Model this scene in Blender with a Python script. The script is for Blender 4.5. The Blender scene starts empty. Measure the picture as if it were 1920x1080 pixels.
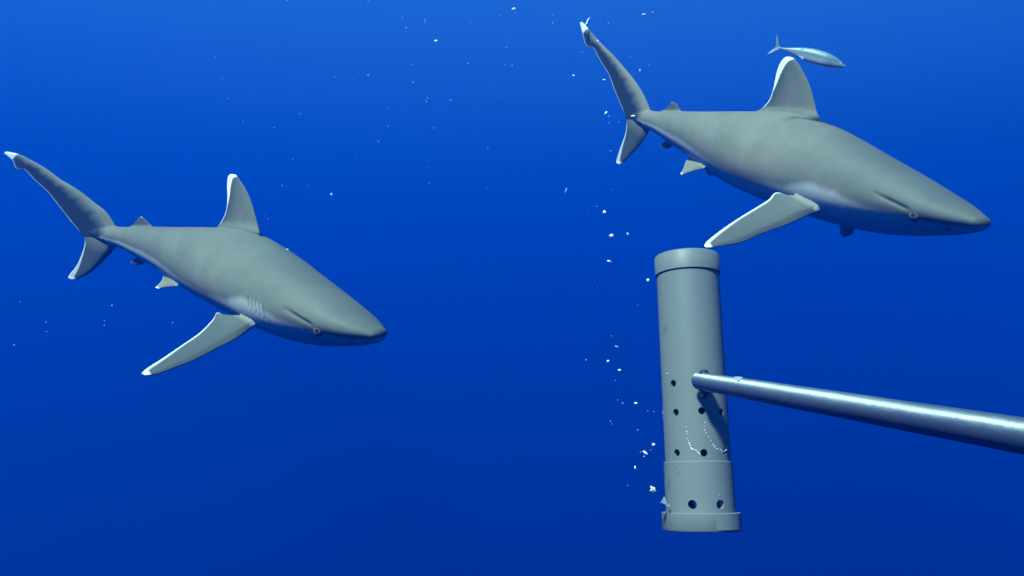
import bpy, bmesh, math, random
import numpy as np
from mathutils import Vector, Matrix
from mathutils.kdtree import KDTree

# ------------------------------------------------------------------ camera
PITCH = math.radians(2.0)            # the diver looks slightly upwards
FOC = 1500.0                         # focal length in pixels of the 1920 px wide photograph
S = bpy.context.scene
C = S.collection
cam_d = bpy.data.cameras.new('camera')
cam_d.sensor_width = 36.0
cam_d.lens = 36.0 * FOC / 1920.0
cam_d.clip_start = 0.02
cam_d.clip_end = 1000.0
cam = bpy.data.objects.new('camera', cam_d)
C.objects.link(cam)
cam.rotation_euler = (math.radians(90) + PITCH, 0, 0)
S.camera = cam
VIEW = Matrix.Rotation(PITCH, 4, 'X')        # view axes (right, depth, up) to the world
VIEW3 = np.array(VIEW.to_3x3())

def view_point(px, py, depth):
    """point seen at photo pixel px, py at this depth, in view axes"""
    return np.array([(px - 960) / FOC * depth, depth, (540 - py) / FOC * depth])

# ------------------------------------------------------------------ light
SURFACE = 14.0                        # metres of water above the diver
SUN_DIR_VIEW = np.array([0.37, 0.42, -0.83])     # direction the light travels, in view axes
sd = Vector(VIEW3 @ SUN_DIR_VIEW).normalized()
world = bpy.data.worlds.new('World')
S.world = world
world.use_nodes = True
wn = world.node_tree.nodes
wn.clear()
sky = wn.new('ShaderNodeTexSky')
sky.sky_type = 'NISHITA'
sky.sun_disc = False
sky.sun_elevation = math.asin(-sd.z)
sky.sun_rotation = math.atan2(-sd.x, -sd.y)
bg = wn.new('ShaderNodeBackground')
bg.inputs['Strength'].default_value = 0.06
wo = wn.new('ShaderNodeOutputWorld')
tint = wn.new('ShaderNodeMix'); tint.data_type = 'RGBA'; tint.blend_type = 'MULTIPLY'; tint.inputs[0].default_value = 1.0
tint.inputs[7].default_value = (0.34, 1.06, 0.46, 1)          # skylight that has come down through the sea surface
world.node_tree.links.new(sky.outputs[0], tint.inputs[6])
world.node_tree.links.new(tint.outputs[2], bg.inputs['Color'])
world.node_tree.links.new(bg.outputs[0], wo.inputs['Surface'])

sun_d = bpy.data.lights.new('sun', 'SUN')
sun_d.energy = 5.0
sun_d.angle = math.radians(6)
sun_d.color = (0.72, 1.0, 0.87)     # sunlight filtered by the water above
sun = bpy.data.objects.new('sun', sun_d)
C.objects.link(sun)
sun.location = (0, 0, 30)
sun.rotation_euler = sd.to_track_quat('-Z', 'Y').to_euler()

S.view_settings.view_transform = 'Standard'
S.view_settings.look = 'None'
S.view_settings.gamma = 1.0
S.view_settings.exposure = 2.7
S.cycles.use_denoising = True
S.cycles.max_bounces = 8
S.cycles.volume_bounces = 4

# ------------------------------------------------------------------ helpers
def tag(o, label=None, cat=None, group=None, kind=None):
    if label: o['label'] = label
    if cat: o['category'] = cat
    if group: o['group'] = group
    if kind: o['kind'] = kind
    return o

def mesh_obj(name, verts, faces, mat, parent=None, smooth=True, flat_angle=None):
    me = bpy.data.meshes.new(name)
    me.from_pydata([tuple(map(float, v)) for v in verts], [], [tuple(f) for f in faces])
    me.update()
    bm = bmesh.new(); bm.from_mesh(me)
    bmesh.ops.recalc_face_normals(bm, faces=bm.faces)
    if flat_angle is not None:
        for e in bm.edges:
            if len(e.link_faces) == 2 and e.calc_face_angle() > math.radians(flat_angle):
                e.smooth = False
    bm.to_mesh(me); bm.free()
    for p in me.polygons: p.use_smooth = smooth
    me.materials.append(mat)
    o = bpy.data.objects.new(name, me)
    C.objects.link(o)
    if parent: o.parent = parent
    return o

def empty(name, mtx):
    o = bpy.data.objects.new(name, None)
    o.empty_display_size = 0.05
    C.objects.link(o)
    o.matrix_world = mtx
    return o

def nodes_mat(name):
    m = bpy.data.materials.new(name)
    m.use_nodes = True
    nt = m.node_tree
    b = nt.nodes['Principled BSDF']
    return m, nt, b

def N(nt, typ, **kw):
    n = nt.nodes.new(typ)
    for k, v in kw.items():
        if k in n.inputs.keys(): n.inputs[k].default_value = v
        else: setattr(n, k, v)
    return n

def ramp(nt, src, stops):
    r = nt.nodes.new('ShaderNodeValToRGB')
    el = r.color_ramp.elements
    while len(el) > 1: el.remove(el[0])
    el[0].position = stops[0][0]; el[0].color = (*stops[0][1], 1)
    for p, c in stops[1:]:
        e = el.new(p); e.color = (*c, 1)
    nt.links.new(src, r.inputs[0])
    return r.outputs[0]

def mix(nt, fac, a, b):
    m = nt.nodes.new('ShaderNodeMix'); m.data_type = 'RGBA'
    if isinstance(fac, (int, float)): m.inputs[0].default_value = fac
    else: nt.links.new(fac, m.inputs[0])
    for i, v in ((6, a), (7, b)):
        if isinstance(v, tuple): m.inputs[i].default_value = (*v, 1)
        else: nt.links.new(v, m.inputs[i])
    return m.outputs[2]

def bump(nt, b, src, strength, dist):
    bp = N(nt, 'ShaderNodeBump', Strength=strength, Distance=dist)
    nt.links.new(src, bp.inputs['Height'])
    nt.links.new(bp.outputs[0], b.inputs['Normal'])

def noise(nt, scale, detail=4, rough=0.55, coord='Object', stretch=None):
    tc = nt.nodes.new('ShaderNodeTexCoord')
    n = N(nt, 'ShaderNodeTexNoise', Scale=scale, Detail=detail, Roughness=rough)
    out = tc.outputs[coord]
    if stretch:
        mp = nt.nodes.new('ShaderNodeMapping')
        mp.inputs['Scale'].default_value = stretch
        nt.links.new(out, mp.inputs[0]); out = mp.outputs[0]
    nt.links.new(out, n.inputs['Vector'])
    return n.outputs['Fac']

# ------------------------------------------------------------------ water: one body of open sea, lit by sun and sky from above
def make_water():
    x, top, bot = 260.0, SURFACE, -260.0
    v = [(sx * x, sy * x, z) for z in (bot, top) for sx, sy in ((-1, -1), (1, -1), (1, 1), (-1, 1))]
    f = [(0, 1, 2, 3), (7, 6, 5, 4), (0, 4, 5, 1), (1, 5, 6, 2), (2, 6, 7, 3), (3, 7, 4, 0)]
    m = bpy.data.materials.new('sea_water')
    m.use_nodes = True
    nt = m.node_tree
    nt.nodes.clear()
    out = nt.nodes.new('ShaderNodeOutputMaterial')
    vol = nt.nodes.new('ShaderNodeVolumePrincipled')
    vol.inputs['Color'].default_value = (0.0, 0.068, 0.432, 1)
    vol.inputs['Density'].default_value = 0.075
    vol.inputs['Anisotropy'].default_value = 0.14
    nt.links.new(vol.outputs[0], out.inputs['Volume'])
    o = mesh_obj('water', v, f, m, smooth=False)
    tag(o, 'clear deep blue open sea water all around the sharks', 'water', kind='structure')
make_water()

# ------------------------------------------------------------------ sharks
TL = 2.0                              # total length in metres

def spine(b):
    s = np.linspace(0, .8, 161)
    q = s - .35
    yw = b[0] * q + b[1] * q * q + b[2] * q ** 3
    pt = b[3] * q + b[4] * q * q
    fw = np.stack([np.cos(yw) * np.cos(pt), np.sin(yw) * np.cos(pt), np.sin(pt)], 1)
    ds = s[1] - s[0]
    c = np.zeros((161, 3))
    c[1:] = -np.cumsum((fw[1:] + fw[:-1]) / 2 * ds, 0)
    c -= np.array([np.interp(.35, s, c[:, i]) for i in range(3)])
    left = np.stack([-np.sin(yw), np.cos(yw), 0 * yw], 1)
    return s, c, fw, left, np.cross(fw, left)

def deform(P, b):
    """straight body coordinates (distance back from the snout, left, up), bent along the swimming spine"""
    S_, c, fw, l, u = spine(b)
    P = np.atleast_2d(P)
    s = np.clip(P[:, 0], 0, .8)
    I = lambda A: np.stack([np.interp(s, S_, A[:, i]) for i in range(3)], 1)
    return I(c) - (P[:, 0] - s)[:, None] * I(fw) + P[:, 1:2] * I(l) + P[:, 2:3] * I(u)

def rot_matrix(e):
    y, p, r = e
    return np.array((Matrix.Rotation(y, 3, 'Z') @ Matrix.Rotation(p, 3, 'Y') @ Matrix.Rotation(r, 3, 'X')))

def hermite(K, x):
    s = K[:, 0]; out = []
    for j in (1, 2, 3):
        y = K[:, j]; m = np.gradient(y, s)
        i = np.clip(np.searchsorted(s, x) - 1, 0, len(s) - 2); h = s[i + 1] - s[i]; t = (x - s[i]) / h
        out.append((2*t**3-3*t**2+1)*y[i]+(t**3-2*t**2+t)*h*m[i]+(-2*t**3+3*t**2)*y[i+1]+(t**3-t**2)*h*m[i+1])
    return out

def body_mesh(K):
    K = np.array(K + [[.772, .008, .011, -.011], [.784, .004, .006, -.007]])
    ss = np.concatenate([[.0008, .003, .006], np.linspace(.01, .784, 106)])
    w, a, b = hermite(K, ss)
    # round the snout
    r = np.sqrt(np.clip(1 - (1 - np.clip(ss / .012, 0, 1)) ** 2, 0, 1))
    w1, a1, b1 = hermite(K, np.array([.012]))
    near = ss < .012
    w = np.where(near, w1 * r, w); a = np.where(near, a1 * r, a); b = np.where(near, b1 * r, b)
    th = np.linspace(0, 2 * np.pi, 65)[:-1]
    verts, faces = [], []
    for i, s in enumerate(ss):
        for t in th:
            c, sn = math.cos(t), math.sin(t)
            if sn < 0:          # the belly is a little flatter than the back
                e = 2 / np.interp(s, [0, .02, .06, .13, .20, .28], [1.8, 1.7, 1.62, 1.66, 1.85, 2.0])
                z = b[i] * abs(sn) ** e; c = math.copysign(abs(c) ** e, c)
            else:
                z = a[i] * sn
            verts.append((s, w[i] * c, z))
    n = len(th)
    for i in range(len(ss) - 1):
        for j in range(n):
            faces.append((i*n+j, i*n+(j+1) % n, (i+1)*n+(j+1) % n, (i+1)*n+j))
    verts.append((0, 0, (a[0] + b[0]) / 2)); p = len(verts) - 1
    verts.append((.786, 0, 0)); e = p + 1
    for j in range(n):
        faces.append((p, (j+1) % n, j))
        faces.append((e, (len(ss)-1)*n+j, (len(ss)-1)*n+(j+1) % n))
    return verts, faces

def resample(P, n):
    P = np.array(P, float)
    # Catmull-Rom refinement, then even spacing
    Q = [P[0]]
    for i in range(len(P) - 1):
        p0, p1, p2, p3 = P[max(i-1, 0)], P[i], P[i+1], P[min(i+2, len(P)-1)]
        for t in np.linspace(0, 1, 9)[1:]:
            Q.append(.5*((2*p1)+(-p0+p2)*t+(2*p0-5*p1+4*p2-p3)*t*t+(-p0+3*p1-3*p2+p3)*t**3))
    Q = np.array(Q)
    d = np.concatenate([[0], np.cumsum(np.linalg.norm(np.diff(Q, axis=0), axis=1))])
    return np.stack([np.interp(np.linspace(0, d[-1], n), d, Q[:, i]) for i in range(3)], 1)

def fin_mesh(lead, trail, inl, int_, t0, t1, normal, flare=True, nu=110, nc=22, cap=True):
    L = resample(lead, nu); T = resample(trail, nu)
    L = np.vstack([L[0] + np.array(inl), L]); T = np.vstack([T[0] + np.array(int_), T])
    nrm = np.array(normal, float); nrm /= np.linalg.norm(nrm)
    us = np.concatenate([[-.1], np.linspace(0, 1, nu)])
    cs_ = (1 - np.cos(np.linspace(0, np.pi, nc))) / 2
    verts, faces, info = [], [], []
    for i, u in enumerate(us):
        chord = np.linalg.norm(T[i] - L[i])
        t = t1 + (t0 * .75 - t1) * (1 - max(u, 0)) ** 1.1 + t0 * .45 * max(0, 1 - max(u, 0) / .25) ** 2
        if not flare: t = t0 + (t1 - t0) * max(u, 0) ** .8 if i else t1
        for sgn in (1, -1):
            for c in cs_:
                p = L[i] + (T[i] - L[i]) * c
                h = t * min(1, (c / .18) ** .6) * (1 - .78 * max(0, (c - .3) / .7) ** 1.2)
                h = max(h, .0015)
                verts.append(p + nrm * h * sgn)
                info.append((u, c, (1 - c) * chord))
    n = nc
    for i in range(len(us) - 1):
        a, b = i * 2 * n, (i + 1) * 2 * n
        for j in range(n - 1):
            faces.append((a+j, a+j+1, b+j+1, b+j))
            faces.append((a+n+j, b+n+j, b+n+j+1, a+n+j+1))
        faces.append((a, b, b+n, a+n)); faces.append((a+n-1, a+2*n-1, b+2*n-1, b+n-1))
    for base in (0, (len(us) - 1) * 2 * n):
        for j in range(n - 1):
            q = (base+j, base+j+1, base+n+j+1, base+n+j)
            faces.append(q if base else q[::-1])
    return verts, faces, info

def skin_material():
    m, nt, b = nodes_mat('shark_skin')
    at = N(nt, 'ShaderNodeAttribute', attribute_name='marks')
    sep = nt.nodes.new('ShaderNodeSeparateColor')
    nt.links.new(at.outputs['Color'], sep.inputs[0])
    n1 = noise(nt, 3.2, 5, .6)
    n2 = noise(nt, 26, 5, .65)
    n3 = noise(nt, 150, 2, .6)
    grey = ramp(nt, n1, [(.33, (.158, .162, .122)), (.5, (.192, .196, .146)), (.68, (.234, .233, .172))])  # grey mottling, its range widened to suggest patches of uneven light
    mot = ramp(nt, n2, [(.3, (.95, .95, .96)), (.5, (1, 1, 1)), (.72, (1.04, 1.04, 1.03))])
    mul = nt.nodes.new('ShaderNodeMix'); mul.data_type = 'RGBA'; mul.blend_type = 'MULTIPLY'; mul.inputs[0].default_value = .8
    nt.links.new(grey, mul.inputs[6]); nt.links.new(mot, mul.inputs[7])
    # belly (G), with a slightly uneven border
    off = nt.nodes.new('ShaderNodeMath'); off.operation = 'MULTIPLY_ADD'
    nt.links.new(n2, off.inputs[0]); off.inputs[1].default_value = .5
    nt.links.new(sep.outputs[1], off.inputs[2])
    bel = ramp(nt, off.outputs[0], [(.45, (0, 0, 0)), (.95, (1, 1, 1))])
    col = mix(nt, bel, mul.outputs[2], (.46, .47, .41))
    at2 = N(nt, 'ShaderNodeAttribute', attribute_name='dusk_and_shade')
    col = mix(nt, at2.outputs['Fac'], col, (.012, .030, .042))  # dusky colouring together with shade painted on fins and front
    # dark lines (B): gill slits, painted shade of the crease behind the eye, mouth
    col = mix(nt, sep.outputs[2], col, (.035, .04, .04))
    # white fin tips (R)
    offw = nt.nodes.new('ShaderNodeMath'); offw.operation = 'MULTIPLY_ADD'
    nt.links.new(n2, offw.inputs[0]); offw.inputs[1].default_value = .08
    nt.links.new(sep.outputs[0], offw.inputs[2])
    wh = ramp(nt, offw.outputs[0], [(.20, (0, 0, 0)), (.50, (.42, .42, .42)), (.90, (1, 1, 1))])
    col = mix(nt, wh, col, (.80, .82, .76))
    nt.links.new(col, b.inputs['Base Color'])
    b.inputs['Roughness'].default_value = .55
    b.inputs['Specular IOR Level'].default_value = .12
    add = nt.nodes.new('ShaderNodeMath'); add.operation = 'MULTIPLY_ADD'
    nt.links.new(n3, add.inputs[0]); add.inputs[1].default_value = .25
    nt.links.new(n2, add.inputs[2])
    bump(nt, b, add.outputs[0], .08, .003)
    return m
SKIN = skin_material()

def eye_material():
    m, nt, b = nodes_mat('shark_eye')
    tc = nt.nodes.new('ShaderNodeTexCoord')
    sp = nt.nodes.new('ShaderNodeSeparateXYZ'); nt.links.new(tc.outputs['Object'], sp.inputs[0])
    le = N(nt, 'ShaderNodeVectorMath', operation='LENGTH')
    cb = nt.nodes.new('ShaderNodeCombineXYZ')
    nt.links.new(sp.outputs[0], cb.inputs[0]); nt.links.new(sp.outputs[1], cb.inputs[1])
    nt.links.new(cb.outputs[0], le.inputs[0])
    dv = nt.nodes.new('ShaderNodeMath'); dv.operation = 'DIVIDE'; dv.inputs[1].default_value = .0110
    nt.links.new(le.outputs['Value'], dv.inputs[0])
    c = ramp(nt, dv.outputs[0], [(.0, (.008, .01, .012)), (.36, (.01, .012, .015)), (.42, (.045, .05, .04)), (.58, (.06, .065, .05)),
                                 (.64, (.02, .025, .025)), (.74, (.12, .13, .105)), (.90, (.14, .15, .12)), (.98, (.06, .07, .06))])
    nt.links.new(c, b.inputs['Base Color'])
    b.inputs['Roughness'].default_value = .42
    b.inputs['Specular IOR Level'].default_value = .2
    return m
EYE = eye_material()

ZB = np.array([[0, -.45], [.03, -.40], [.055, -.30], [.08, -.22], [.12, -.22], [.17, -.12], [.20, -.02], [.25, .0], [.30, -.28], [.38, -.46], [.48, -.44], [.58, -.30], [.70, -.2], [1, -.2]])

def make_shark(label, pose, K, fins, eye, far_droop, gills_z, front, gill):
    rng = random.Random(5)
    parts = []
    bv, bf = body_mesh(K)
    allv = [np.array(v) for v in bv]; allf = list(bf)
    fin_pts = []      # point, u, c, distance to trailing edge, fin kind
    Kn = np.array(K)
    fins = dict(fins)
    spec = {
        'dorsal': ((.0, 0, -.035), (-.03, 0, -.035), .0085, .0018),
        'upper_lobe': ((-.004, 0, -.030), (-.002, 0, -.016), .0078, .0016),
        'lower_lobe': ((.002, 0, .024), (-.002, 0, .016), .0070, .0015),
        'second_dorsal': ((0, 0, -.018), (-.014, 0, -.012), .0035, .0013),
        'anal': ((0, 0, .018), (-.014, 0, .014), .0035, .0013),
        'pectoral': ((-.006, .030, .020), (.004, .036, .012), .0068, .0016),
        'pelvic': ((0, .02, .018), (-.01, .012, .018), .004, .0014)}
    for kind, (le, tr) in fins.items():
        il, it, t0, t1 = spec[kind]
        sides = (1,) if kind not in ('pectoral', 'pelvic') else (1, -1)
        for side in sides:
            L = np.array(le, float); T = np.array(tr, float)
            il_, it_ = np.array(il, float), np.array(it, float)
            if side == -1:
                if kind == 'pectoral':
                    z0 = L[0][2]
                    L[:, 2] = z0 + (L[:, 2] - z0) * far_droop; T[:, 2] = z0 + (T[:, 2] - z0) * far_droop
                L[:, 1] *= -1; T[:, 1] *= -1; il_[1] *= -1; it_[1] *= -1
            if kind in ('pectoral', 'pelvic'):
                nrm = np.cross(L[-1] - L[0], T[len(T)//3] - L[0])
            else: nrm = (0, 1, 0)
            v, f, info = fin_mesh(L, T, il_, it_, t0, t1, nrm, kind == 'dorsal')
            o = len(allv)
            allv += v; allf += [tuple(o + i for i in q) for q in f]
            for p, (u, c, d) in zip(v, info):
                fin_pts.append((p, u, c, d, kind))
    # one continuous skin over body and fins
    me = bpy.data.meshes.new('tmp')
    me.from_pydata([tuple(np.array(v) * TL) for v in allv], [], allf)
    bm = bmesh.new(); bm.from_mesh(me); bm.to_mesh(me); bm.free()
    tmp = bpy.data.objects.new('tmp', me); C.objects.link(tmp)
    rm = tmp.modifiers.new('remesh', 'REMESH'); rm.mode = 'VOXEL'; rm.voxel_size = .0021; rm.use_smooth_shade = True
    sm = tmp.modifiers.new('smooth', 'SMOOTH'); sm.factor = .5; sm.iterations = 12
    dg = bpy.context.evaluated_depsgraph_get(); dg.update()
    me2 = bpy.data.meshes.new_from_object(tmp.evaluated_get(dg))
    bpy.data.objects.remove(tmp); bpy.data.meshes.remove(me)
    me2.name = 'shark'
    nv = len(me2.vertices)
    P = np.empty(nv * 3); me2.vertices.foreach_get('co', P); P = P.reshape(-1, 3) / TL
    # marks: R white tips and margins, G belly, B dark lines
    kd = KDTree(len(fin_pts))
    for i, q in enumerate(fin_pts): kd.insert(Vector(q[0]), i)
    kd.balance()
    s, y, z = P[:, 0], P[:, 1], P[:, 2]
    w, a, b = hermite(Kn, np.clip(s, 0, .75))
    zr = np.where(z > 0, z / a, -z / b)
    rho = np.sqrt((y / w) ** 2 + (z / np.where(z > 0, a, b)) ** 2)
    zb = np.interp(s, ZB[:, 0], ZB[:, 1])
    belly = np.clip((zb - zr) / .32 + .25, 0, 1)
    white = np.zeros(nv); dark = np.zeros(nv)
    on_fin = np.zeros(nv); dusk_shade = np.zeros(nv); uval = np.zeros(nv)  # dusky fin colour, deepened to stand in for shade
    for i in np.nonzero((rho > 1.05) | (s > .72))[0]:
        near = kd.find_n(Vector(P[i]), 6)
        if near[0][2] > .012: continue
        kind = fin_pts[near[0][1]][4]
        u = c = d = wsum = 0.0
        for _, j, dist in near:
            if fin_pts[j][4] != kind: continue
            k_ = 1 / (dist * dist + 1e-7)
            u += k_ * fin_pts[j][1]; c += k_ * fin_pts[j][2]; d += k_ * fin_pts[j][3]; wsum += k_
        u /= wsum; c /= wsum; d /= wsum
        f = min(1, max(0, (rho[i] - 1.04) / .10)) if s[i] < .74 else 1
        on_fin[i] = f; uval[i] = u
        if u < 0:
            dusk_shade[i] = .3 * f; continue
        if kind == 'upper_lobe': dusk_shade[i] = f * (.30 + .66 * min(1, max(0, (c - .18 + .035 * math.sin(u * 47) + .03 * math.sin(u * 83 + 1)) / .3)))
        elif kind == 'lower_lobe': dusk_shade[i] = f * .80 * min(1, .35 + u * 3)
        elif kind == 'dorsal': dusk_shade[i] = f * min(.76, .38 + .8 * max(0, c - .50) + .35 * max(0, u - .3)) * min(1, .25 + u * 4)
        elif kind in ('second_dorsal', 'anal'): dusk_shade[i] = f * .7
        elif kind == 'pectoral': dusk_shade[i] = f * (.60 + .10 * u)
        if kind == 'dorsal': wt = .0026 + .030 * max(0, u - .42); st = (u - (.93 - .13 * c)) / .05
        elif kind == 'upper_lobe': wt = .0026 ; st = (u - .89) / .03
        elif kind == 'lower_lobe': wt = .0030 + .011 * u * u; st = (u - .88) / .05
        elif kind == 'pectoral': wt = .0040 + (.008 * max(0, u - .6)); st = (u - .925) / .03
        elif kind == 'pelvic': wt = .0028; st = (u - .86) / .08
        else: wt = .0; st = (u - .93) / .05
        if kind.endswith('lobe'): wt *= min(1, u / .10)
        if kind == 'pectoral' and u < .30: wt *= (u / .30) ** 2
        m_ = max(.62 * min(1, max(0, (wt - d) / .0028 + .5)) * min(1, wt / .002) * (1 if kind != 'dorsal' else 1.5), min(1, max(0, st)))
        white[i] = m_ * f
    # undersides of the paired fins are pale, their tops grey; median fins are grey
    nr = np.empty(nv * 3); me2.vertices.foreach_get('normal', nr); nr = nr.reshape(-1, 3)
    paired = (on_fin > 0) & (np.abs(y) > .012) & (s < .6)
    under = np.clip(-(nr[:, 2] * .8 + nr[:, 1] * np.sign(y) * .6) * 3 - .5, 0, 1)
    belly = np.where(paired, belly * (1 - on_fin) + on_fin * under * .9 * np.clip((uval - .06) / .2, 0, 1), belly * (1 - on_fin))
    # dark back, paler flanks; front half also darkened as shade away from the sun
    back = np.interp(zr, [-.1, .25, .6, 1.0], [0, .02, .12, .22]) + front[0] * np.interp(s, [0, .06, .17, .26, .40], [.75, 1, .9, .6, 0]) + front[1] + .10 * np.clip((s - .55) / .1, 0, 1)
    gp = np.exp(-((s - .208) / .030) ** 2 - ((z - gills_z + .012) / .016) ** 2)     # paler skin round the gills
    dusk_shade = np.maximum(dusk_shade, np.clip(back, 0, 1) * (1 - on_fin) * (1 - .9 * np.clip(gp, 0, 1)) * np.clip(1 - belly, .15, 1))
    belly = belly * np.clip(1 - 2.5 * np.clip(nr[:, 2] - .05, 0, 1), .05, 1)
    belly = np.maximum(belly, (.25 + .3 * gill) * gp * (1 - on_fin))
    # gill slits
    tt = np.zeros((nv, 3))
    for k in range(5):
        gs = .188 + .0098 * k
        zc = gills_z - .009 + .0012 * k
        hh = .0125 - .0006 * k
        line = gs + .10 * (z - zc)
        g = np.exp(-((s - line) / .0013) ** 2) * np.clip((hh - np.abs(z - zc)) / .004, 0, 1) * (np.abs(y) > .03)
        dark = np.maximum(dark, .26 * gill * g)
        gw = np.exp(-((s - line + .003) / .0016) ** 2) * np.clip((hh - np.abs(z - zc)) / .004, 0, 1) * (np.abs(y) > .03)
        P = P - nr * (g * .0008 * gill)[:, None] + nr * (gw * .0004 * gill)[:, None]
        if k: belly = np.maximum(belly, .45 * gill * gw)
    # groove above and behind the eye with its shadow painted in, nostril, mouth
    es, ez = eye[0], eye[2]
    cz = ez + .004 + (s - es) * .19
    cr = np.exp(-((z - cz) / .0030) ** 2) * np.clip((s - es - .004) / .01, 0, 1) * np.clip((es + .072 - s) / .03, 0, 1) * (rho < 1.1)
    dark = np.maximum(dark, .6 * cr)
    P = P - nr * (cr * .0024)[:, None]
    ns = np.exp(-(((s - .035) / .004) ** 2 + ((np.abs(y) - .022) / .004) ** 2)) * (z < 0)
    dark = np.maximum(dark, .8 * ns)
    ms = .058 + (np.abs(y) / .036) ** 2 * .035
    mo = np.exp(-((s - ms) / .0018) ** 2) * (z < -.012) * (np.abs(y) < .036)
    dark = np.maximum(dark, .85 * mo); P = P - nr * (mo * .0015)[:, None]
    # scrapes on the back
    co2 = deform(P, pose[6:11]) * TL
    me2.vertices.foreach_set('co', co2.ravel())
    at = me2.color_attributes.new('marks', 'FLOAT_COLOR', 'POINT')
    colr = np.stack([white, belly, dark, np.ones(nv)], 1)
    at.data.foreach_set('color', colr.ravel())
    at2 = me2.attributes.new('dusk_and_shade', 'FLOAT', 'POINT'); at2.data.foreach_set('value', dusk_shade)
    me2.polygons.foreach_set('use_smooth', [True] * len(me2.polygons))
    me2.materials.clear(); me2.materials.append(SKIN)
    me2.update()
    o = bpy.data.objects.new('shark', me2)
    C.objects.link(o)
    R = rot_matrix(pose[3:6])
    M = Matrix.Translation(Vector(pose[:3])) @ Matrix(R.tolist()).to_4x4()
    o.matrix_world = VIEW @ M
    tag(o, label, 'shark', 'sharks swimming to the right')
    # eyes
    for side in (1, -1):
        e = np.array(eye) * [1, side, 1]
        q = deform(np.array([e, e + [-.006, -.02 * side, .003]]), pose[6:11]) * TL
        n = Vector(q[1] - q[0]).normalized()
        bme = bmesh.new(); bmesh.ops.create_uvsphere(bme, u_segments=28, v_segments=18, radius=.0185)
        em = bpy.data.meshes.new('eye'); bme.to_mesh(em); bme.free()
        for p in em.polygons: p.use_smooth = True
        em.materials.append(EYE)
        eo = bpy.data.objects.new('eye', em); C.objects.link(eo)
        eo.parent = o
        eo.matrix_local = Matrix.Translation(Vector(q[0]) - n * .0160) @ n.to_track_quat('Z', 'Y').to_matrix().to_4x4()
    return o

POSE_R = [0.936, 2.6784, 0.4086, -1.0487, 0.3903, 0.0395, 0.081, -0.0468, 1.2545, -0.0967, 0.5869]
K_R = [[0.0, 0.004, 0.003, -0.0059], [0.012, 0.0196, 0.0098, -0.014], [0.03, 0.0322, 0.0175, -0.0217], [0.068, 0.0459, 0.0292, -0.0333], [0.12, 0.055, 0.0438, -0.0473], [0.18, 0.0612, 0.0577, -0.0579], [0.24, 0.0655, 0.0712, -0.0637], [0.3, 0.068, 0.0813, -0.0666], [0.36, 0.0685, 0.0835, -0.0684], [0.42, 0.065, 0.0759, -0.0687], [0.5, 0.0543, 0.0604, -0.0631], [0.58, 0.0389, 0.0436, -0.0483], [0.66, 0.0254, 0.0294, -0.0327], [0.71, 0.0171, 0.0202, -0.0215], [0.75, 0.0139, 0.0161, -0.0162]]
FINS_R = {
  'dorsal': ([[0.3197,0.0,0.086],[0.3293,0.0,0.0935],[0.343,0.0,0.1115],[0.3581,0.0,0.1302],[0.3775,0.0,0.1475],[0.4001,0.0,0.1637],[0.4127,0.0,0.1687]],
    [[0.4578,0.0,0.0689],[0.4459,0.0,0.0788],[0.4361,0.0,0.0936],[0.4346,0.0,0.1165],[0.4364,0.0,0.1412],[0.4331,0.0,0.1586],[0.4255,0.0,0.1676]]),
  'upper_lobe': ([[0.7327,0.0,0.0184],[0.7598,0.0,0.0462],[0.7959,0.0,0.074],[0.8353,0.0,0.0983],[0.8633,0.0,0.1146],[0.908,0.0,0.1369],[0.95,0.0,0.1608],[0.9719,0.0,0.1735],[0.9837,0.0,0.1782]],
    [[0.7964,0.0,-0.0103],[0.8217,0.0,0.0173],[0.8487,0.0,0.0472],[0.8727,0.0,0.076],[0.9077,0.0,0.1036],[0.9314,0.0,0.1249],[0.9573,0.0,0.1298],[0.9755,0.0,0.1565],[0.9877,0.0,0.1757]]),
  'lower_lobe': ([[0.725,0.0,-0.0177],[0.7324,0.0,-0.0349],[0.7502,0.0,-0.0623],[0.7816,0.0,-0.0944],[0.7978,0.0,-0.1065]],
    [[0.7964,0.0,-0.0103],[0.7947,0.0,-0.0387],[0.8028,0.0,-0.069],[0.8095,0.0,-0.0994],[0.8064,0.0,-0.1058]]),
  'second_dorsal': ([[0.6468,0.0,0.0311],[0.6628,0.0,0.0432],[0.6741,0.0,0.045]],
    [[0.7056,0.0,0.0197],[0.6863,0.0,0.0325],[0.6782,0.0,0.0433]]),
  'pectoral': ([[0.2219,-0.0409,-0.0324],[0.2279,-0.0491,-0.0407],[0.2384,-0.0618,-0.0527],[0.2555,-0.0837,-0.074],[0.2746,-0.1046,-0.0925],[0.2926,-0.1268,-0.1137],[0.3117,-0.1439,-0.1265],[0.3241,-0.1544,-0.134],[0.3334,-0.161,-0.1378]],
    [[0.26,-0.0535,-0.0265],[0.2792,-0.0652,-0.0313],[0.2995,-0.0753,-0.033],[0.3021,-0.0854,-0.0463],[0.3103,-0.0998,-0.0623],[0.3217,-0.1193,-0.0837],[0.3325,-0.1407,-0.1084],[0.3384,-0.1564,-0.1277],[0.3371,-0.1617,-0.1364]]),
  'pelvic': ([[0.5106,-0.039,-0.049],[0.5379,-0.0376,-0.0613],[0.5599,-0.0377,-0.0732],[0.5686,-0.0372,-0.0771]],
    [[0.5824,-0.0138,-0.0471],[0.5835,-0.0186,-0.0554],[0.575,-0.0291,-0.0676],[0.5736,-0.0347,-0.0757]]),
}
POSE_L = [-0.8889, 2.6869, 0.0284, -0.7214, 0.2593, -0.0008, 0.4986, 2.4078, -2.0125, -0.013, 0.5815]
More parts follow.
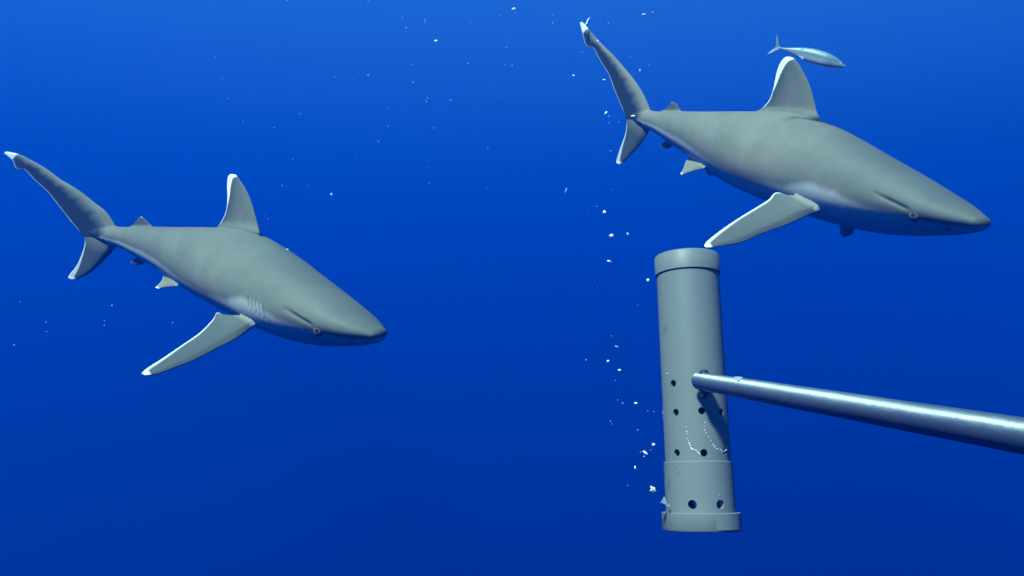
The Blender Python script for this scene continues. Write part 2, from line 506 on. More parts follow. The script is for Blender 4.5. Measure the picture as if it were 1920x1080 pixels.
K_L = [[0.0, 0.004, 0.003, -0.006], [0.012, 0.0199, 0.0099, -0.0141], [0.03, 0.0328, 0.0177, -0.0216], [0.068, 0.0468, 0.0294, -0.0327], [0.12, 0.0557, 0.0434, -0.0458], [0.18, 0.0613, 0.0562, -0.0557], [0.24, 0.0648, 0.068, -0.0609], [0.3, 0.0663, 0.0756, -0.0627], [0.36, 0.0664, 0.0795, -0.0636], [0.42, 0.0634, 0.0728, -0.0645], [0.5, 0.0538, 0.0581, -0.0608], [0.58, 0.039, 0.042, -0.0476], [0.66, 0.0255, 0.0286, -0.0326], [0.71, 0.017, 0.0199, -0.0215], [0.75, 0.0137, 0.0161, -0.0162]]
FINS_L = {
  'dorsal': ([[0.3324,0.0,0.0836],[0.3525,0.0,0.1076],[0.3693,0.0,0.1265],[0.3915,0.0,0.145],[0.4175,0.0,0.1595],[0.4294,0.0,0.1647]],
    [[0.4598,0.0,0.0673],[0.4474,0.0,0.085],[0.4412,0.0,0.1027],[0.443,0.0,0.1225],[0.4483,0.0,0.1411],[0.4493,0.0,0.157],[0.4428,0.0,0.1634]]),
  'upper_lobe': ([[0.728,0.0,0.0189],[0.7501,0.0,0.0426],[0.7754,0.0,0.0571],[0.8125,0.0,0.079],[0.8503,0.0,0.0954],[0.886,0.0,0.1146],[0.9218,0.0,0.129],[0.9446,0.0,0.1364],[0.9737,0.0,0.1393]],
    [[0.7978,0.0,-0.0112],[0.8199,0.0,0.0084],[0.8502,0.0,0.0386],[0.8808,0.0,0.0688],[0.9112,0.0,0.0902],[0.9318,0.0,0.1067],[0.9425,0.0,0.1068],[0.9524,0.0,0.1091],[0.96,0.0,0.1234],[0.9798,0.0,0.1357]]),
  'lower_lobe': ([[0.7244,0.0,-0.0197],[0.7304,0.0,-0.0275],[0.7538,0.0,-0.0528],[0.7834,0.0,-0.0785],[0.8143,0.0,-0.0946],[0.8248,0.0,-0.0979]],
    [[0.7978,0.0,-0.0112],[0.7994,0.0,-0.0315],[0.8144,0.0,-0.0662],[0.832,0.0,-0.0887],[0.8332,0.0,-0.0967]]),
  'second_dorsal': ([[0.6372,0.0,0.0312],[0.6518,0.0,0.0393],[0.6658,0.0,0.046]],
    [[0.6988,0.0,0.02],[0.6853,0.0,0.0293],[0.6774,0.0,0.0396],[0.6697,0.0,0.0454]]),
  'anal': ([[0.6501,0.0,-0.0382],[0.6633,0.0,-0.0458],[0.6838,0.0,-0.0473]],
    [[0.6716,0.0,-0.0318],[0.6793,0.0,-0.0373],[0.6871,0.0,-0.0417]]),
  'pectoral': ([[0.2264,-0.0474,-0.0422],[0.2334,-0.0588,-0.0556],[0.2436,-0.073,-0.0718],[0.2558,-0.0862,-0.0855],[0.2777,-0.1105,-0.1111],[0.2978,-0.128,-0.1278],[0.3183,-0.1456,-0.1443],[0.338,-0.1576,-0.153]],
    [[0.2624,-0.0547,-0.0369],[0.2668,-0.0563,-0.0372],[0.2886,-0.0665,-0.0424],[0.3036,-0.0715,-0.043],[0.3013,-0.0778,-0.0533],[0.3051,-0.0947,-0.0761],[0.3183,-0.1151,-0.0999],[0.3318,-0.1353,-0.1233],[0.3447,-0.1526,-0.1428],[0.3473,-0.1602,-0.1527]]),
  'pelvic': ([[0.5037,-0.0368,-0.0505],[0.5404,-0.0347,-0.0611],[0.5623,-0.0345,-0.069]],
    [[0.58,-0.0129,-0.0439],[0.5692,-0.0246,-0.0571],[0.5758,-0.0318,-0.0701]]),
}
FINS_R['anal'] = FINS_L['anal']
make_shark('grey shark with white tipped fins swimming just above the bait canister', POSE_R, K_R, FINS_R, (.0743, -.0468, -.0059), .84, -.004, (.48, .03), .35)
make_shark('grey shark with white tipped fins and blunt snout in open water on the left', POSE_L, K_L, FINS_L, (.0781, -.0482, -.0079), .55, -.002, (.26, .14), 1.7)

# ------------------------------------------------------------------ small fish over the dorsal fin
def fish_material():
    m, nt, b = nodes_mat('silver_fish_skin')
    tc = nt.nodes.new('ShaderNodeTexCoord')
    sp = nt.nodes.new('ShaderNodeSeparateXYZ'); nt.links.new(tc.outputs['Object'], sp.inputs[0])
    mr = N(nt, 'ShaderNodeMapRange'); mr.inputs[1].default_value = -.022; mr.inputs[2].default_value = .022
    nt.links.new(sp.outputs[2], mr.inputs[0])
    n = noise(nt, 90, 3, .6)
    ad = nt.nodes.new('ShaderNodeMath'); ad.operation = 'MULTIPLY_ADD'
    nt.links.new(n, ad.inputs[0]); ad.inputs[1].default_value = .18; nt.links.new(mr.outputs[0], ad.inputs[2])
    c = ramp(nt, ad.outputs[0], [(.25, (.34, .38, .40)), (.50, (.24, .30, .32)), (.62, (.15, .21, .23)), (.74, (.07, .12, .15)), (.95, (.10, .17, .22))])
    nt.links.new(c, b.inputs['Base Color'])
    b.inputs['Metallic'].default_value = .1
    b.inputs['Roughness'].default_value = .45
    bump(nt, b, n, .15, .001)
    return m

def make_fish():
    m = fish_material()
    Ln = .232
    prof = [(0, .0006, .0006, -.0010), (.03, .0035, .0035, -.0045), (.08, .0065, .0080, -.0090), (.16, .0098, .0135, -.0150), (.27, .0122, .0180, -.0200), (.40, .0125, .0195, -.0225), (.53, .0110, .0188, -.0215),
            (.66, .0086, .0150, -.0168), (.80, .0052, .0088, -.0096), (.90, .0028, .0042, -.0046), (.96, .0018, .0024, -.0024), (1, .001, .003, -.003)]
    K = np.array(prof)
    ss = np.linspace(0, 1, 60)
    w, a, b = hermite(K, ss)
    v, f = [], []
    n = 28
    for i, s in enumerate(ss):
        zc = -.006 * math.sin(math.pi * s) * -1
        yc = .010 * math.sin((s - .3) * 2.4) * (1 if s > .3 else .3)
        for j in range(n):
            t = 2 * math.pi * j / n
            v.append((-s * Ln, yc + w[i] * 1.05 * math.cos(t), zc + (1.18 * a[i] if math.sin(t) > 0 else -1.1 * b[i]) * math.sin(t)))
    for i in range(59):
        for j in range(n): f.append((i*n+j, i*n+(j+1) % n, (i+1)*n+(j+1) % n, (i+1)*n+j))
    f.append(tuple(range(n))); f.append(tuple(59*n+j for j in range(n))[::-1])
    def blade(pts, th, y0=0.0, yoff=0.0):
        o = len(v)
        for sg in (1, -1):
            for k, p in enumerate(pts): v.append((p[0], y0 + (p[2] if len(p) > 2 else 0) + sg * th, p[1]))
        k = len(pts)
        f.append(tuple(o + i for i in range(k))); f.append(tuple(o + k + i for i in range(k))[::-1])
        for i in range(k): f.append((o+i, o+k+i, o+k+(i+1) % k, o+(i+1) % k))
    e = -Ln
    yt = .010
    blade([(e+.006, .003), (e-.006, .014), (e-.013, .028), (e-.020, .040), (e-.022, .041), (e-.018, .024), (e-.012, .008), (e-.009, 0), (e+.004, 0)], .0006, yt)
    blade([(e+.006, -.003), (e-.006, -.012), (e-.015, -.022), (e-.024, -.030), (e-.026, -.030), (e-.020, -.018), (e-.012, -.005), (e-.009, 0), (e+.004, 0)], .0006, yt)
    blade([(-.072, .022), (-.082, .029), (-.092, .024), (-.108, .020)], .0005)
    blade([(-.125, .016), (-.132, .025), (-.140, .019), (-.160, .014), (-.150, .010)], .0005)
    blade([(-.135, -.010), (-.142, -.016), (-.150, -.012), (-.162, -.009), (-.150, -.006)], .0005)
    # pectoral fins
    for sg in (1, -1):
        o = len(v)
        for p in ((-.048, .011, -.001), (-.052, .0112, -.008), (-.075, .017, -.012), (-.078, .018, -.010), (-.060, .015, -.002)):
            v.append((p[0], sg * p[1], p[2]))
        for p in ((-.048, .0116, -.001), (-.052, .0118, -.008), (-.075, .0176, -.012), (-.078, .0186, -.010), (-.060, .0156, -.002)):
            v.append((p[0], sg * p[1], p[2]))
        f.append((o, o+1, o+2, o+3, o+4)); f.append((o+9, o+8, o+7, o+6, o+5))
        for i in range(5): f.append((o+i, o+5+i, o+5+(i+1) % 5, o+(i+1) % 5))
    fo = mesh_obj('fish', v, f, m, flat_angle=50)
    z = 2.45
    nose = view_point(1587, 126, z - .03); tail = view_point(1459, 88, z + .045)
    fwd = Vector(nose - tail).normalized()
    up = Vector((0.1, -.05, 1)); left = up.cross(fwd).normalized(); up = fwd.cross(left)
    M = Matrix((fwd, left, up)).transposed().to_4x4()
    fo.matrix_world = VIEW @ Matrix.Translation(Vector(nose)) @ M
    k = (Vector(nose - tail).length) / Ln
    fo.scale = (k, k, k)
    tag(fo, 'small slender silver fish with forked tail just above the dorsal fin of the right shark', 'fish')
    em, nt, b = nodes_mat('fish_eye')
    tc = nt.nodes.new('ShaderNodeTexCoord'); le = N(nt, 'ShaderNodeVectorMath', operation='LENGTH')
    mp = nt.nodes.new('ShaderNodeMapping'); mp.inputs['Scale'].default_value = (1, 0, 1)
    nt.links.new(tc.outputs['Object'], mp.inputs[0]); nt.links.new(mp.outputs[0], le.inputs[0])
    nt.links.new(ramp(nt, le.outputs['Value'], [(.0032, (.01, .01, .012)), (.0038, (.5, .52, .46)), (.005, (.4, .42, .38))]), b.inputs['Base Color'])
    b.inputs['Roughness'].default_value = .2
    for sg in (1, -1):
        bme = bmesh.new(); bmesh.ops.create_uvsphere(bme, u_segments=16, v_segments=10, radius=.0056)
        bmesh.ops.scale(bme, vec=(1, .5, 1), verts=bme.verts)
        me = bpy.data.meshes.new('eye'); bme.to_mesh(me); bme.free()
        for p in me.polygons: p.use_smooth = True
        me.materials.append(em)
        eo = bpy.data.objects.new('eye', me); C.objects.link(eo); eo.parent = fo
        eo.location = (-.024, sg * .0068, .0035)
make_fish()

# ------------------------------------------------------------------ bait canister (grey plastic pipe) and its pole
def pvc_material(name, tint=1.0):
    m, nt, b = nodes_mat(name)
    n1 = noise(nt, 7, 5, .6, stretch=(1, 1, .35))
    n2 = noise(nt, 95, 6, .7)
    n3 = noise(nt, 240, 2, .5)
    base = ramp(nt, n1, [(.3, (.124*tint, .140*tint, .140*tint)), (.55, (.140*tint, .156*tint, .154*tint)), (.75, (.160*tint, .175*tint, .170*tint))])
    sp = ramp(nt, n2, [(.27, (.45, .46, .44)), (.33, (1, 1, 1))])
    mul = nt.nodes.new('ShaderNodeMix'); mul.data_type = 'RGBA'; mul.blend_type = 'MULTIPLY'; mul.inputs[0].default_value = .4
    nt.links.new(base, mul.inputs[6]); nt.links.new(sp, mul.inputs[7])
    # pale scuffs running along the pipe
    n4 = noise(nt, 38, 5, .75, stretch=(1, 1, .18))
    sc = ramp(nt, n4, [(.67, (0, 0, 0)), (.78, (.3, .3, .3))])
    col = mix(nt, sc, mul.outputs[2], (.42, .44, .42))
    nt.links.new(col, b.inputs['Base Color'])
    b.inputs['Roughness'].default_value = .5
    b.inputs['Specular IOR Level'].default_value = .3
    ad = nt.nodes.new('ShaderNodeMath'); ad.operation = 'MULTIPLY_ADD'
    nt.links.new(n3, ad.inputs[0]); ad.inputs[1].default_value = .3; nt.links.new(n2, ad.inputs[2])
    bump(nt, b, ad.outputs[0], .12, .002)
    return m
PVC = pvc_material('grey_plastic')
PVC_DARK, _nt, _b = nodes_mat('dark_steel')
_b.inputs['Base Color'].default_value = (.035, .04, .045, 1); _b.inputs['Metallic'].default_value = .6; _b.inputs['Roughness'].default_value = .5
_n = noise(_nt, 160, 4, .6); _nt.links.new(ramp(_nt, _n, [(.35, (.02, .024, .028)), (.65, (.09, .095, .10))]), _b.inputs['Base Color'])

TOP = view_point(1287.5, 484, 1.395); BOT = view_point(1316, 995, 1.285)
AX = Vector(TOP - BOT); HGT = AX.length; AX.normalize()
Y_ = (Vector(((TOP + BOT) / 2)) ); Y_ = (Y_ - AX * Y_.dot(AX)).normalized()      # away from the diver
X_ = Y_.cross(AX).normalized()
CAN = Matrix((X_, Y_, AX)).transposed().to_4x4(); CAN.translation = Vector(BOT)
CANI = CAN.inverted()
RP = .0528

def on_pipe(px, py, R=RP):
    """where the line of sight through a photo pixel meets the pipe: angle (0 faces the diver, + right) and height"""
    o = CANI @ Vector((0, 0, 0)); d = (CANI.to_3x3() @ Vector(view_point(px, py, 1.0))).normalized()
    a = d.x*d.x + d.y*d.y; b = 2*(o.x*d.x + o.y*d.y); c = o.x*o.x + o.y*o.y - R*R
    disc = b*b - 4*a*c
    t = (-b - math.sqrt(disc)) / (2*a) if disc > 0 else -b / (2*a)
    p = o + d * t
    return math.atan2(p.x, -p.y), p.z
def pipe_pt(phi, h, R): return Vector((R * math.sin(phi), -R * math.cos(phi), h))

def lathe(profile, seg=128):
    v, f = [], []
    n = len(profile)
    for k in range(seg):
        t = 2 * math.pi * k / seg
        for r, z in profile: v.append((r * math.sin(t), -r * math.cos(t), z))
    for k in range(seg):
        a, b = k * n, ((k + 1) % seg) * n
        for i in range(n):
            j = (i + 1) % n
            f.append((a+i, a+j, b+j, b+i))
    return v, f

def drill(o, holes, depth=.03):
    """cut round holes through the wall; holes are (angle, height, wall radius, hole radius)"""
    bmc = bmesh.new()
    for phi, h, R, r in holes:
        p = pipe_pt(phi, h, R); d = Vector((math.sin(phi), -math.cos(phi), 0))
        mt = Matrix.Translation(p) @ d.to_track_quat('Z', 'Y').to_matrix().to_4x4()
        bmesh.ops.create_cone(bmc, cap_ends=True, segments=28, radius1=r*.96, radius2=r*1.04, depth=depth, matrix=mt)
    cm = bpy.data.meshes.new('cut'); bmc.to_mesh(cm); bmc.free()
    co = bpy.data.objects.new('cut', cm); C.objects.link(co); co.parent = o.parent
    md = o.modifiers.new('holes', 'BOOLEAN'); md.object = co; md.operation = 'DIFFERENCE'; md.solver = 'EXACT'
    mats = list(o.data.materials)
    dg = bpy.context.evaluated_depsgraph_get(); dg.update()
    me = bpy.data.meshes.new_from_object(o.evaluated_get(dg))
    o.modifiers.clear(); o.data = me
    me.materials.clear(); me.materials.append(mats[0])
    bpy.data.objects.remove(co)
    bm = bmesh.new(); bm.from_mesh(me)
    for e in bm.edges:
        e.smooth = not (len(e.link_faces) == 2 and e.calc_face_angle() > math.radians(32))
    bm.to_mesh(me); bm.free()
    for p in me.polygons: p.use_smooth = True

def make_canister():
    root = empty('bait_canister', VIEW @ CAN)
    tag(root, 'grey plastic pipe with end caps and drilled holes on the end of the pole', 'bait canister')
    wall = .0046
    h_sl = on_pipe(1307, 864)[1]; h_bc = on_pipe(1313, 962)[1]; h_tc = on_pipe(1289, 502)[1]
    # main pipe
    v, f = lathe([(RP, .012), (RP, HGT - .006), (RP - wall, HGT - .006), (RP - wall, .012)])
    pipe = mesh_obj('pipe', v, f, PVC, root, flat_angle=40)
    rs = RP + .0026
    v, f = lathe([(rs, h_bc - .006), (rs, h_sl - .0012), (rs - .0010, h_sl), (RP + .0003, h_sl), (RP + .0003, h_bc - .006)])
    sleeve = mesh_obj('sleeve', v, f, PVC, root, flat_angle=50)
    holes, low = [], []
    rows = [[(1262, 719)], [(1267, 773), (1316, 770), (1353, 773)], [(1269, 849), (1320, 849), (1360, 846)]]
    for row in rows:
        for (x, y) in row:
            phi, h = on_pipe(x, y); holes.append((phi, h, RP - wall/2, .0058))
        if len(row) == 3:
            for k in range(4): holes.append((math.radians(105 + 47 * k), h, RP - wall/2, .0062))
    for (x, y) in ((1298, 946), (1351, 946), (1248, 941)):
        phi, h = on_pipe(x, y, rs); low.append((phi, h, RP - wall/2, .0070))
    for k in range(4): low.append((math.radians(90 + 48 * k), h, RP - wall/2, .0066))
    drill(pipe, holes + low)
    drill(sleeve, low)
    # end caps
    rt = .0554
    v, f = lathe([(0.0001, HGT + .003), (rt - .004, HGT + .003), (rt - .0016, HGT + .0022), (rt, HGT), (rt, h_tc + .001), (rt - .001, h_tc), (RP + .0004, h_tc), (RP + .0004, HGT - .004), (0.0001, HGT - .004)])
    mesh_obj('end_cap', v, f, PVC, root, flat_angle=40)
    rb = .0624
    v, f = lathe([(0.0001, 0), (rb - .005, 0), (rb - .0015, .0008), (rb, .003), (rb, h_bc - .0012), (rb - .0012, h_bc), (rs + .0004, h_bc), (rs + .0004, .006), (0.0001, .006)])
    bc = mesh_obj('end_cap', v, f, PVC, root, flat_angle=40)
    # raised overlap of the band on the lower cap, right of its seam
    ph0 = on_pipe(1344, 978, rb)[0]
    v, f = [], []
    n = 20
    for k in range(n + 1):
        ph = ph0 + math.radians(46) * k / n
        for r, z in ((rb - .001, .0035), (rb + .0005, .0035), (rb + .0005, h_bc - .002), (rb - .001, h_bc - .002)):
            v.append(pipe_pt(ph, z, r))
    for k in range(n):
        for i in range(4): f.append((k*4+i, k*4+(i+1) % 4, k*4+4+(i+1) % 4, k*4+4+i))
    f += [(0, 1, 2, 3), (n*4+3, n*4+2, n*4+1, n*4)]
    mesh_obj('band', v, f, PVC, root, flat_angle=40)
    # moulded ring mark on the sleeve
    ph, h = on_pipe(1271, 882, rs)
    v, f = [], []
    for k in range(24):
        t = 2 * math.pi * k / 24
        for q in range(6):
            s_ = 2 * math.pi * q / 6
            r = .0036 + .0006 * math.cos(s_)
            v.append(pipe_pt(ph + r * math.cos(t) / rs, h + r * 1.2 * math.sin(t), rs + .0006 * math.sin(s_)))
    for k in range(24):
        for q in range(6): f.append((k*6+q, k*6+(q+1) % 6, ((k+1) % 24)*6+(q+1) % 6, ((k+1) % 24)*6+q))
    mesh_obj('mould_mark', v, f, PVC, root)
make_canister()

def pole_material():
    m, nt, b = nodes_mat('scuffed_metal')
    n1 = noise(nt, 9, 5, .65, stretch=(1, 1, .25))
    n2 = noise(nt, 120, 5, .7, stretch=(1, 1, .12))
    n3 = noise(nt, 60, 4, .7)
    col = ramp(nt, n1, [(.3, (.18, .22, .24)), (.55, (.26, .30, .32)), (.75, (.38, .41, .41))])
    dk = ramp(nt, n3, [(.25, (.5, .5, .5)), (.36, (1, 1, 1))])
    mul = nt.nodes.new('ShaderNodeMix'); mul.data_type = 'RGBA'; mul.blend_type = 'MULTIPLY'; mul.inputs[0].default_value = .6
    nt.links.new(col, mul.inputs[6]); nt.links.new(dk, mul.inputs[7])
    nt.links.new(mul.outputs[2], b.inputs['Base Color'])
    b.inputs['Metallic'].default_value = .88
    tg = nt.nodes.new('ShaderNodeTangent'); tg.direction_type = 'RADIAL'; tg.axis = 'Z'
    nt.links.new(tg.outputs[0], b.inputs['Tangent'])
    b.inputs['Anisotropic'].default_value = .9
    b.inputs['Anisotropic Rotation'].default_value = .25
    r = ramp(nt, n2, [(.3, (.50, .50, .50)), (.7, (.72, .72, .72))])
    nt.links.new(r, b.inputs['Roughness'])
    bump(nt, b, n3, .5, .0012)
    return m
METAL = pole_material()

def make_pole():
    A = Vector(view_point(1311, 714, 1.275)); B = Vector(view_point(1920, 817.5, .612))
    d = (B - A).normalized()
    R = .0141
    Z = -d                         # local z runs from the diver's end to the canister
    up = Vector((0, 0, 1)); X = up.cross(Z).normalized(); Y = Z.cross(X)
    M = Matrix((X, Y, Z)).transposed().to_4x4(); M.translation = A
    root = empty('pole', VIEW @ M)
    tag(root, 'scuffed round metal pole running from the canister out of the right edge', 'pole')
    Ln = 1.55
    seg = 64; rings = 120
    rng = random.Random(3)
    v, f = [], []
    prof = [(-Ln, R)] + [(-Ln + (Ln - .003) * k / rings, R) for k in range(1, rings + 1)] + [(-.001, R - .0007), (.0, R - .002), (.0, R - .0042), (-.05, R - .0042)]
    for z, r in prof:
        for k in range(seg):
            t = 2 * math.pi * k / seg
            rr = r + .00012 * math.sin(3 * t + z * 9) + .0001 * math.sin(z * 31 + t)
            v.append((rr * math.cos(t), rr * math.sin(t), z))
    for i in range(len(prof) - 1):
        for k in range(seg): f.append((i*seg+k, i*seg+(k+1) % seg, (i+1)*seg+(k+1) % seg, (i+1)*seg+k))
    f.append(tuple(range(seg))); f.append(tuple((len(prof)-1)*seg+k for k in range(seg))[::-1])
    mesh_obj('tube', v, f, METAL, root, flat_angle=40)
    # bolt through the tube end: head above, nut and shank below
    bm = bmesh.new()
    def cone(z0, z1, r, sides, zz):
        bmesh.ops.create_cone(bm, cap_ends=True, segments=sides, radius1=r, radius2=r*.96, depth=abs(z1 - z0),
                              matrix=Matrix.Translation((0, (z0+z1)/2, zz)) @ Matrix.Rotation(math.radians(-90), 4, 'X'))
    zz = -.021
    cone(R - .001, R + .0012, .0078, 24, zz); cone(R + .0012, R + .0046, .0056, 6, zz)
    bme = bpy.data.meshes.new('bolt'); bm.to_mesh(bme); bm.free()
    bme.materials.append(PVC_DARK); o = bpy.data.objects.new('bolt', bme); C.objects.link(o); o.parent = root
    bm = bmesh.new()
    cone(-R - .0016, -R + .001, .0092, 24, zz); cone(-R - .0075, -R - .0016, .0075, 6, zz); cone(-R - .012, -R - .0075, .0034, 16, zz)
    bme = bpy.data.meshes.new('nut'); bm.to_mesh(bme); bm.free()
    bme.materials.append(PVC_DARK); o = bpy.data.objects.new('nut', bme); C.objects.link(o); o.parent = root
    return M, R
POLE, POLE_R = make_pole()
# ------------------------------------------------------------------ bait scraps
def scrap_material(name, c, tr=.15):
    m, nt, b = nodes_mat(name)
    n = noise(nt, 220, 3, .6)
    nt.links.new(ramp(nt, n, [(.3, tuple(x*.85 for x in c)), (.7, c)]), b.inputs['Base Color'])
    b.inputs['Roughness'].default_value = .45
    b.inputs['Subsurface Weight'].default_value = .0
    return m
WHITE = scrap_material('white_bait', (.86, .88, .84))
PALE = scrap_material('pale_bait', (.38, .42, .42))
SCALE = scrap_material('thin_scale', (.30, .33, .33))

def lump(name, r, rng, stretch=(1, 1, 1), mat=WHITE, sub=2, rough=.35):
    bm = bmesh.new(); bmesh.ops.create_icosphere(bm, subdivisions=sub, radius=1)
    ph = [rng.uniform(0, 6.28) for _ in range(6)]
    for v in bm.verts:
        c = v.co.copy()
        k = 1 + rough * (math.sin(2.3*c.x+ph[0]) * math.sin(2.9*c.y+ph[1]) + .6*math.sin(5.1*c.z+ph[2]) * math.sin(4.3*c.x+ph[3]))
        v.co = Vector((c.x*stretch[0], c.y*stretch[1], c.z*stretch[2])) * k * r
    me = bpy.data.meshes.new(name); bm.to_mesh(me); bm.free()
    for p in me.polygons: p.use_smooth = sub > 1
    me.materials.append(mat)
    o = bpy.data.objects.new(name, me); C.objects.link(o)
    return o

SPECKS = {
 'left': ('tiny white speck drifting in the blue water around the left shark', 'specks around the left shark', (1.9, 3.0), [
  (404,107,1.4),(417,148,1.2),(427,185,1.3),(456,228,1.4),(514,239,1.4),(549,298,1.2),(529,348,1.7),(579,346,1.3),(577,352,1.2),(496,405,1.5),(503,410,1.3),
  (37,566,1.5),(210,573,1.7),(196,602,1.3),(196,610,1.6),(86,604,1.3),(87,622,1.5),(27,647,1.9),(324,605,1.2),(500,115,1.1)]),
 'middle': ('tiny white speck drifting in the open blue water between the two sharks', 'specks between the two sharks', (1.5, 2.8), [
  (538,2,1.8),(691,2,1.3),(797,38,2.2),(798,42,1.8),(762,52,1.8),(773,121,1.3),(628,144,1.4),(691,141,2.3),(662,149,1.0),(775,154,1.5),
  (802,184,1.9),(800,191,1.8),(845,188,1.6),(728,202,1.2),(563,213,1.4),(755,32,1.3),(967,24,1.2),(938,30,1.4),(950,89,1.4),(878,119,1.7),(946,121,1.2),
  (960,123,1.4),(927,156,1.0),(933,180,1.1),(814,240,1.6),(914.5,277,1.5),(801,314,1.5),(805,343,1.9),(913,352,1.3),(727.5,237,1.6),(709,265,1.9),(667,291,1.1),(881,42,1.0),(1037,28,1.2),(1036,43,1.7)]),
 'tail': ('tiny white speck drifting in the water beside the tail of the right shark', 'specks beside the right tail', (1.6, 2.6), [
  (1092,98,1.4),(1141,44,1.6),(1181,106,1.3),(1217,122,1.3),(1224,23,1.8),(1142,218,1.8),(1142,230,1.5),(1145,283,1.6),(1161,229,1.0),(1147,356,1.5)]),
 'can': ('tiny white speck in the water left of the grey canister', 'specks left of the canister', (1.15, 1.7), [
  (1119,387,1.3),(1105,405,.9),(1146,630,1.2),(1099,675,1.8),(1154,714,1.1),(1158,750,1.3),(1167,756,1.5),(1215,771,1.3),(1226,772,1.4),
  (1145,790,1.4),(1196,806,1.5),(1220,844,1.3),(1201,848,1.5),(1177,910,1.2),(1208,856,1.8),(1224,832,2.0),(1148,795,1.0),(1120,540,.9),(1196,572,.9)]),
}
rng = random.Random(11)
for key, (label, group, (z0, z1), pts) in SPECKS.items():
    for (x, y, r) in pts:
        z = rng.uniform(z0, z1)
        o = lump('bait_speck', r * .70 * z / FOC, rng, (1 + rng.uniform(0, .5), 1, .85), PALE, sub=2)
        p = VIEW @ Vector(view_point(x, y, z))
        o.matrix_world = Matrix.Translation(p) @ Matrix.Rotation(rng.uniform(-1, 1), 4, 'Y')
        tag(o, label, 'bait speck', group)
BIG = [  # px, py, radius px, depth, stretch, tilt, label
 (818,77,2.6,2.0,(1.4,1,.9),0,'white bait scrap drifting near the top between the sharks, right of a close pair'),
 (963,17,2.9,2.2,(1.5,1,.8),-.3,'bright white oval scrap at the top, left of the right shark\'s raised tail'),
 (773+348,78+0,2.3,2.3,(.7,1,1.8),-.4,'white sliver close to the front edge of the right shark\'s tail tip'),
 (1076,142,2.2,1.9,(1.1,1,1),0,'round white scrap left of the right shark\'s upper tail lobe'),
 (1133,150,2.4,1.9,(1.4,1,.9),.2,'white scrap almost touching the rear edge of the right shark\'s tail'),
 (1136,212,3.0,1.9,(.55,1,1.3),.7,'slanting white scrap beside the fork of the right shark\'s tail'),
 (1200,132,1.9,2.1,(.6,1,1.6),0,'upright white sliver right of the upper tail lobe of the right shark'),
 (1207,27,2.4,2.1,(1.6,1,.7),0,'flat white scrap at the top right of the raised tail tip'),
 (1061,357,3.2,1.6,(.4,1,1.5),.35,'narrow slanting white sliver in open water left of the canister top'),
 (621.5,364,2.3,2.2,(1.1,1,1),0,'bright white dot right of the dorsal fin of the left shark'),
 (1134,398,3.1,1.35,(1.05,1,1),.4,'white bait scrap upper of the three bright ones left of the canister top'),
 (1147,442,4.0,1.35,(1.2,1,.9),-.2,'largest white bait scrap floating left of the canister top'),
 (1177,439,2.6,1.35,(.6,1,1.3),-.5,'thin ragged white scrap just right of the largest floating scrap'),
 (1142,490,3.4,1.3,(1.35,1,.7),.3,'oval white bait scrap below the largest floating scrap'),
 (1215,525,2.9,1.3,(1.3,1,.9),-.4,'white bait scrap just left of the upper part of the canister'),
 (1156,650,2.7,1.3,(1.4,1,.6),.5,'slanting white bait scrap left of the middle of the canister'),
 (1140,677,2.4,1.3,(1.3,1,.8),-.5,'white scrap lower left of the slanting one beside the canister'),
 (1162,694,2.4,1.3,(1.4,1,.8),.0,'white scrap left of the canister level with the pole end'),
 (1193,756,2.5,1.25,(1.5,1,.8),.0,'flat white scrap left of the upper ring of canister holes'),
 (1225,834,2.6,1.25,(1.4,1,.7),-.5,'white scrap beside the canister above the lengthwise fragment'),
 (1210,849,4.6,1.25,(1.2,.7,.55),.6,'lengthwise pale fragment floating left of the canister sleeve'),
 (1191,877,2.7,1.25,(.6,1,1.3),-.3,'upright white scrap left of the canister sleeve'),
]
for (x, y, r, z, st, tilt, label) in BIG:
    o = lump('bait_scrap', r * .80 * z / FOC, rng, st, sub=3, rough=.4)
    o.matrix_world = Matrix.Translation(VIEW @ Vector(view_point(x, y, z))) @ Matrix.Rotation(tilt, 4, 'Y')
    tag(o, label, 'bait scrap')
o = lump('bait_crumb', 5.0 * 1.25 / FOC, rng, (1, 1, 1), PALE, 3, .5)
o.matrix_world = Matrix.Translation(VIEW @ Vector(view_point(1224, 918, 1.25)))
tag(o, 'rounded crumbly pale crumb floating left of the lower canister end', 'bait crumb')

# fragment poking from the lower hole at the left edge of the canister
def shard(name, pts, th, mat, depth, label, cat):
    v = [view_point(x, y, depth + dz) for x, y, dz in pts] + [view_point(x, y, depth + dz + th) for x, y, dz in pts]
    n = len(pts)
    f = [tuple(range(n)), tuple(range(2*n-1, n-1, -1))] + [(i, n+i, n+(i+1) % n, (i+1) % n) for i in range(n)]
    c = sum((Vector(q) for q in v), Vector()) / len(v)
    o = mesh_obj(name, [Vector(q) - c for q in v], f, mat, flat_angle=25)
    o.matrix_world = VIEW @ Matrix.Translation(c)
    tag(o, label, cat)
    return o
shard('bait_shard', [(1236, 944, 0), (1241, 938, -.002), (1245, 930.5, .002), (1248, 934, -.002), (1251, 944, .003), (1247, 946, .0), (1242, 943, -.001)], .003, PALE, 1.262,
      'triangular pale shard sticking out of the hole at the left edge of the canister', 'bait shard')
shard('bait_sliver', [(1248, 946, 0), (1251, 949, 0), (1255, 950, .001), (1256, 946, .0), (1254.5, 943, -.001), (1253.5, 947, 0), (1250, 946.5, 0)], .002, WHITE, 1.256,
      'curved white sliver just right of the triangular shard on the canister', 'bait sliver')

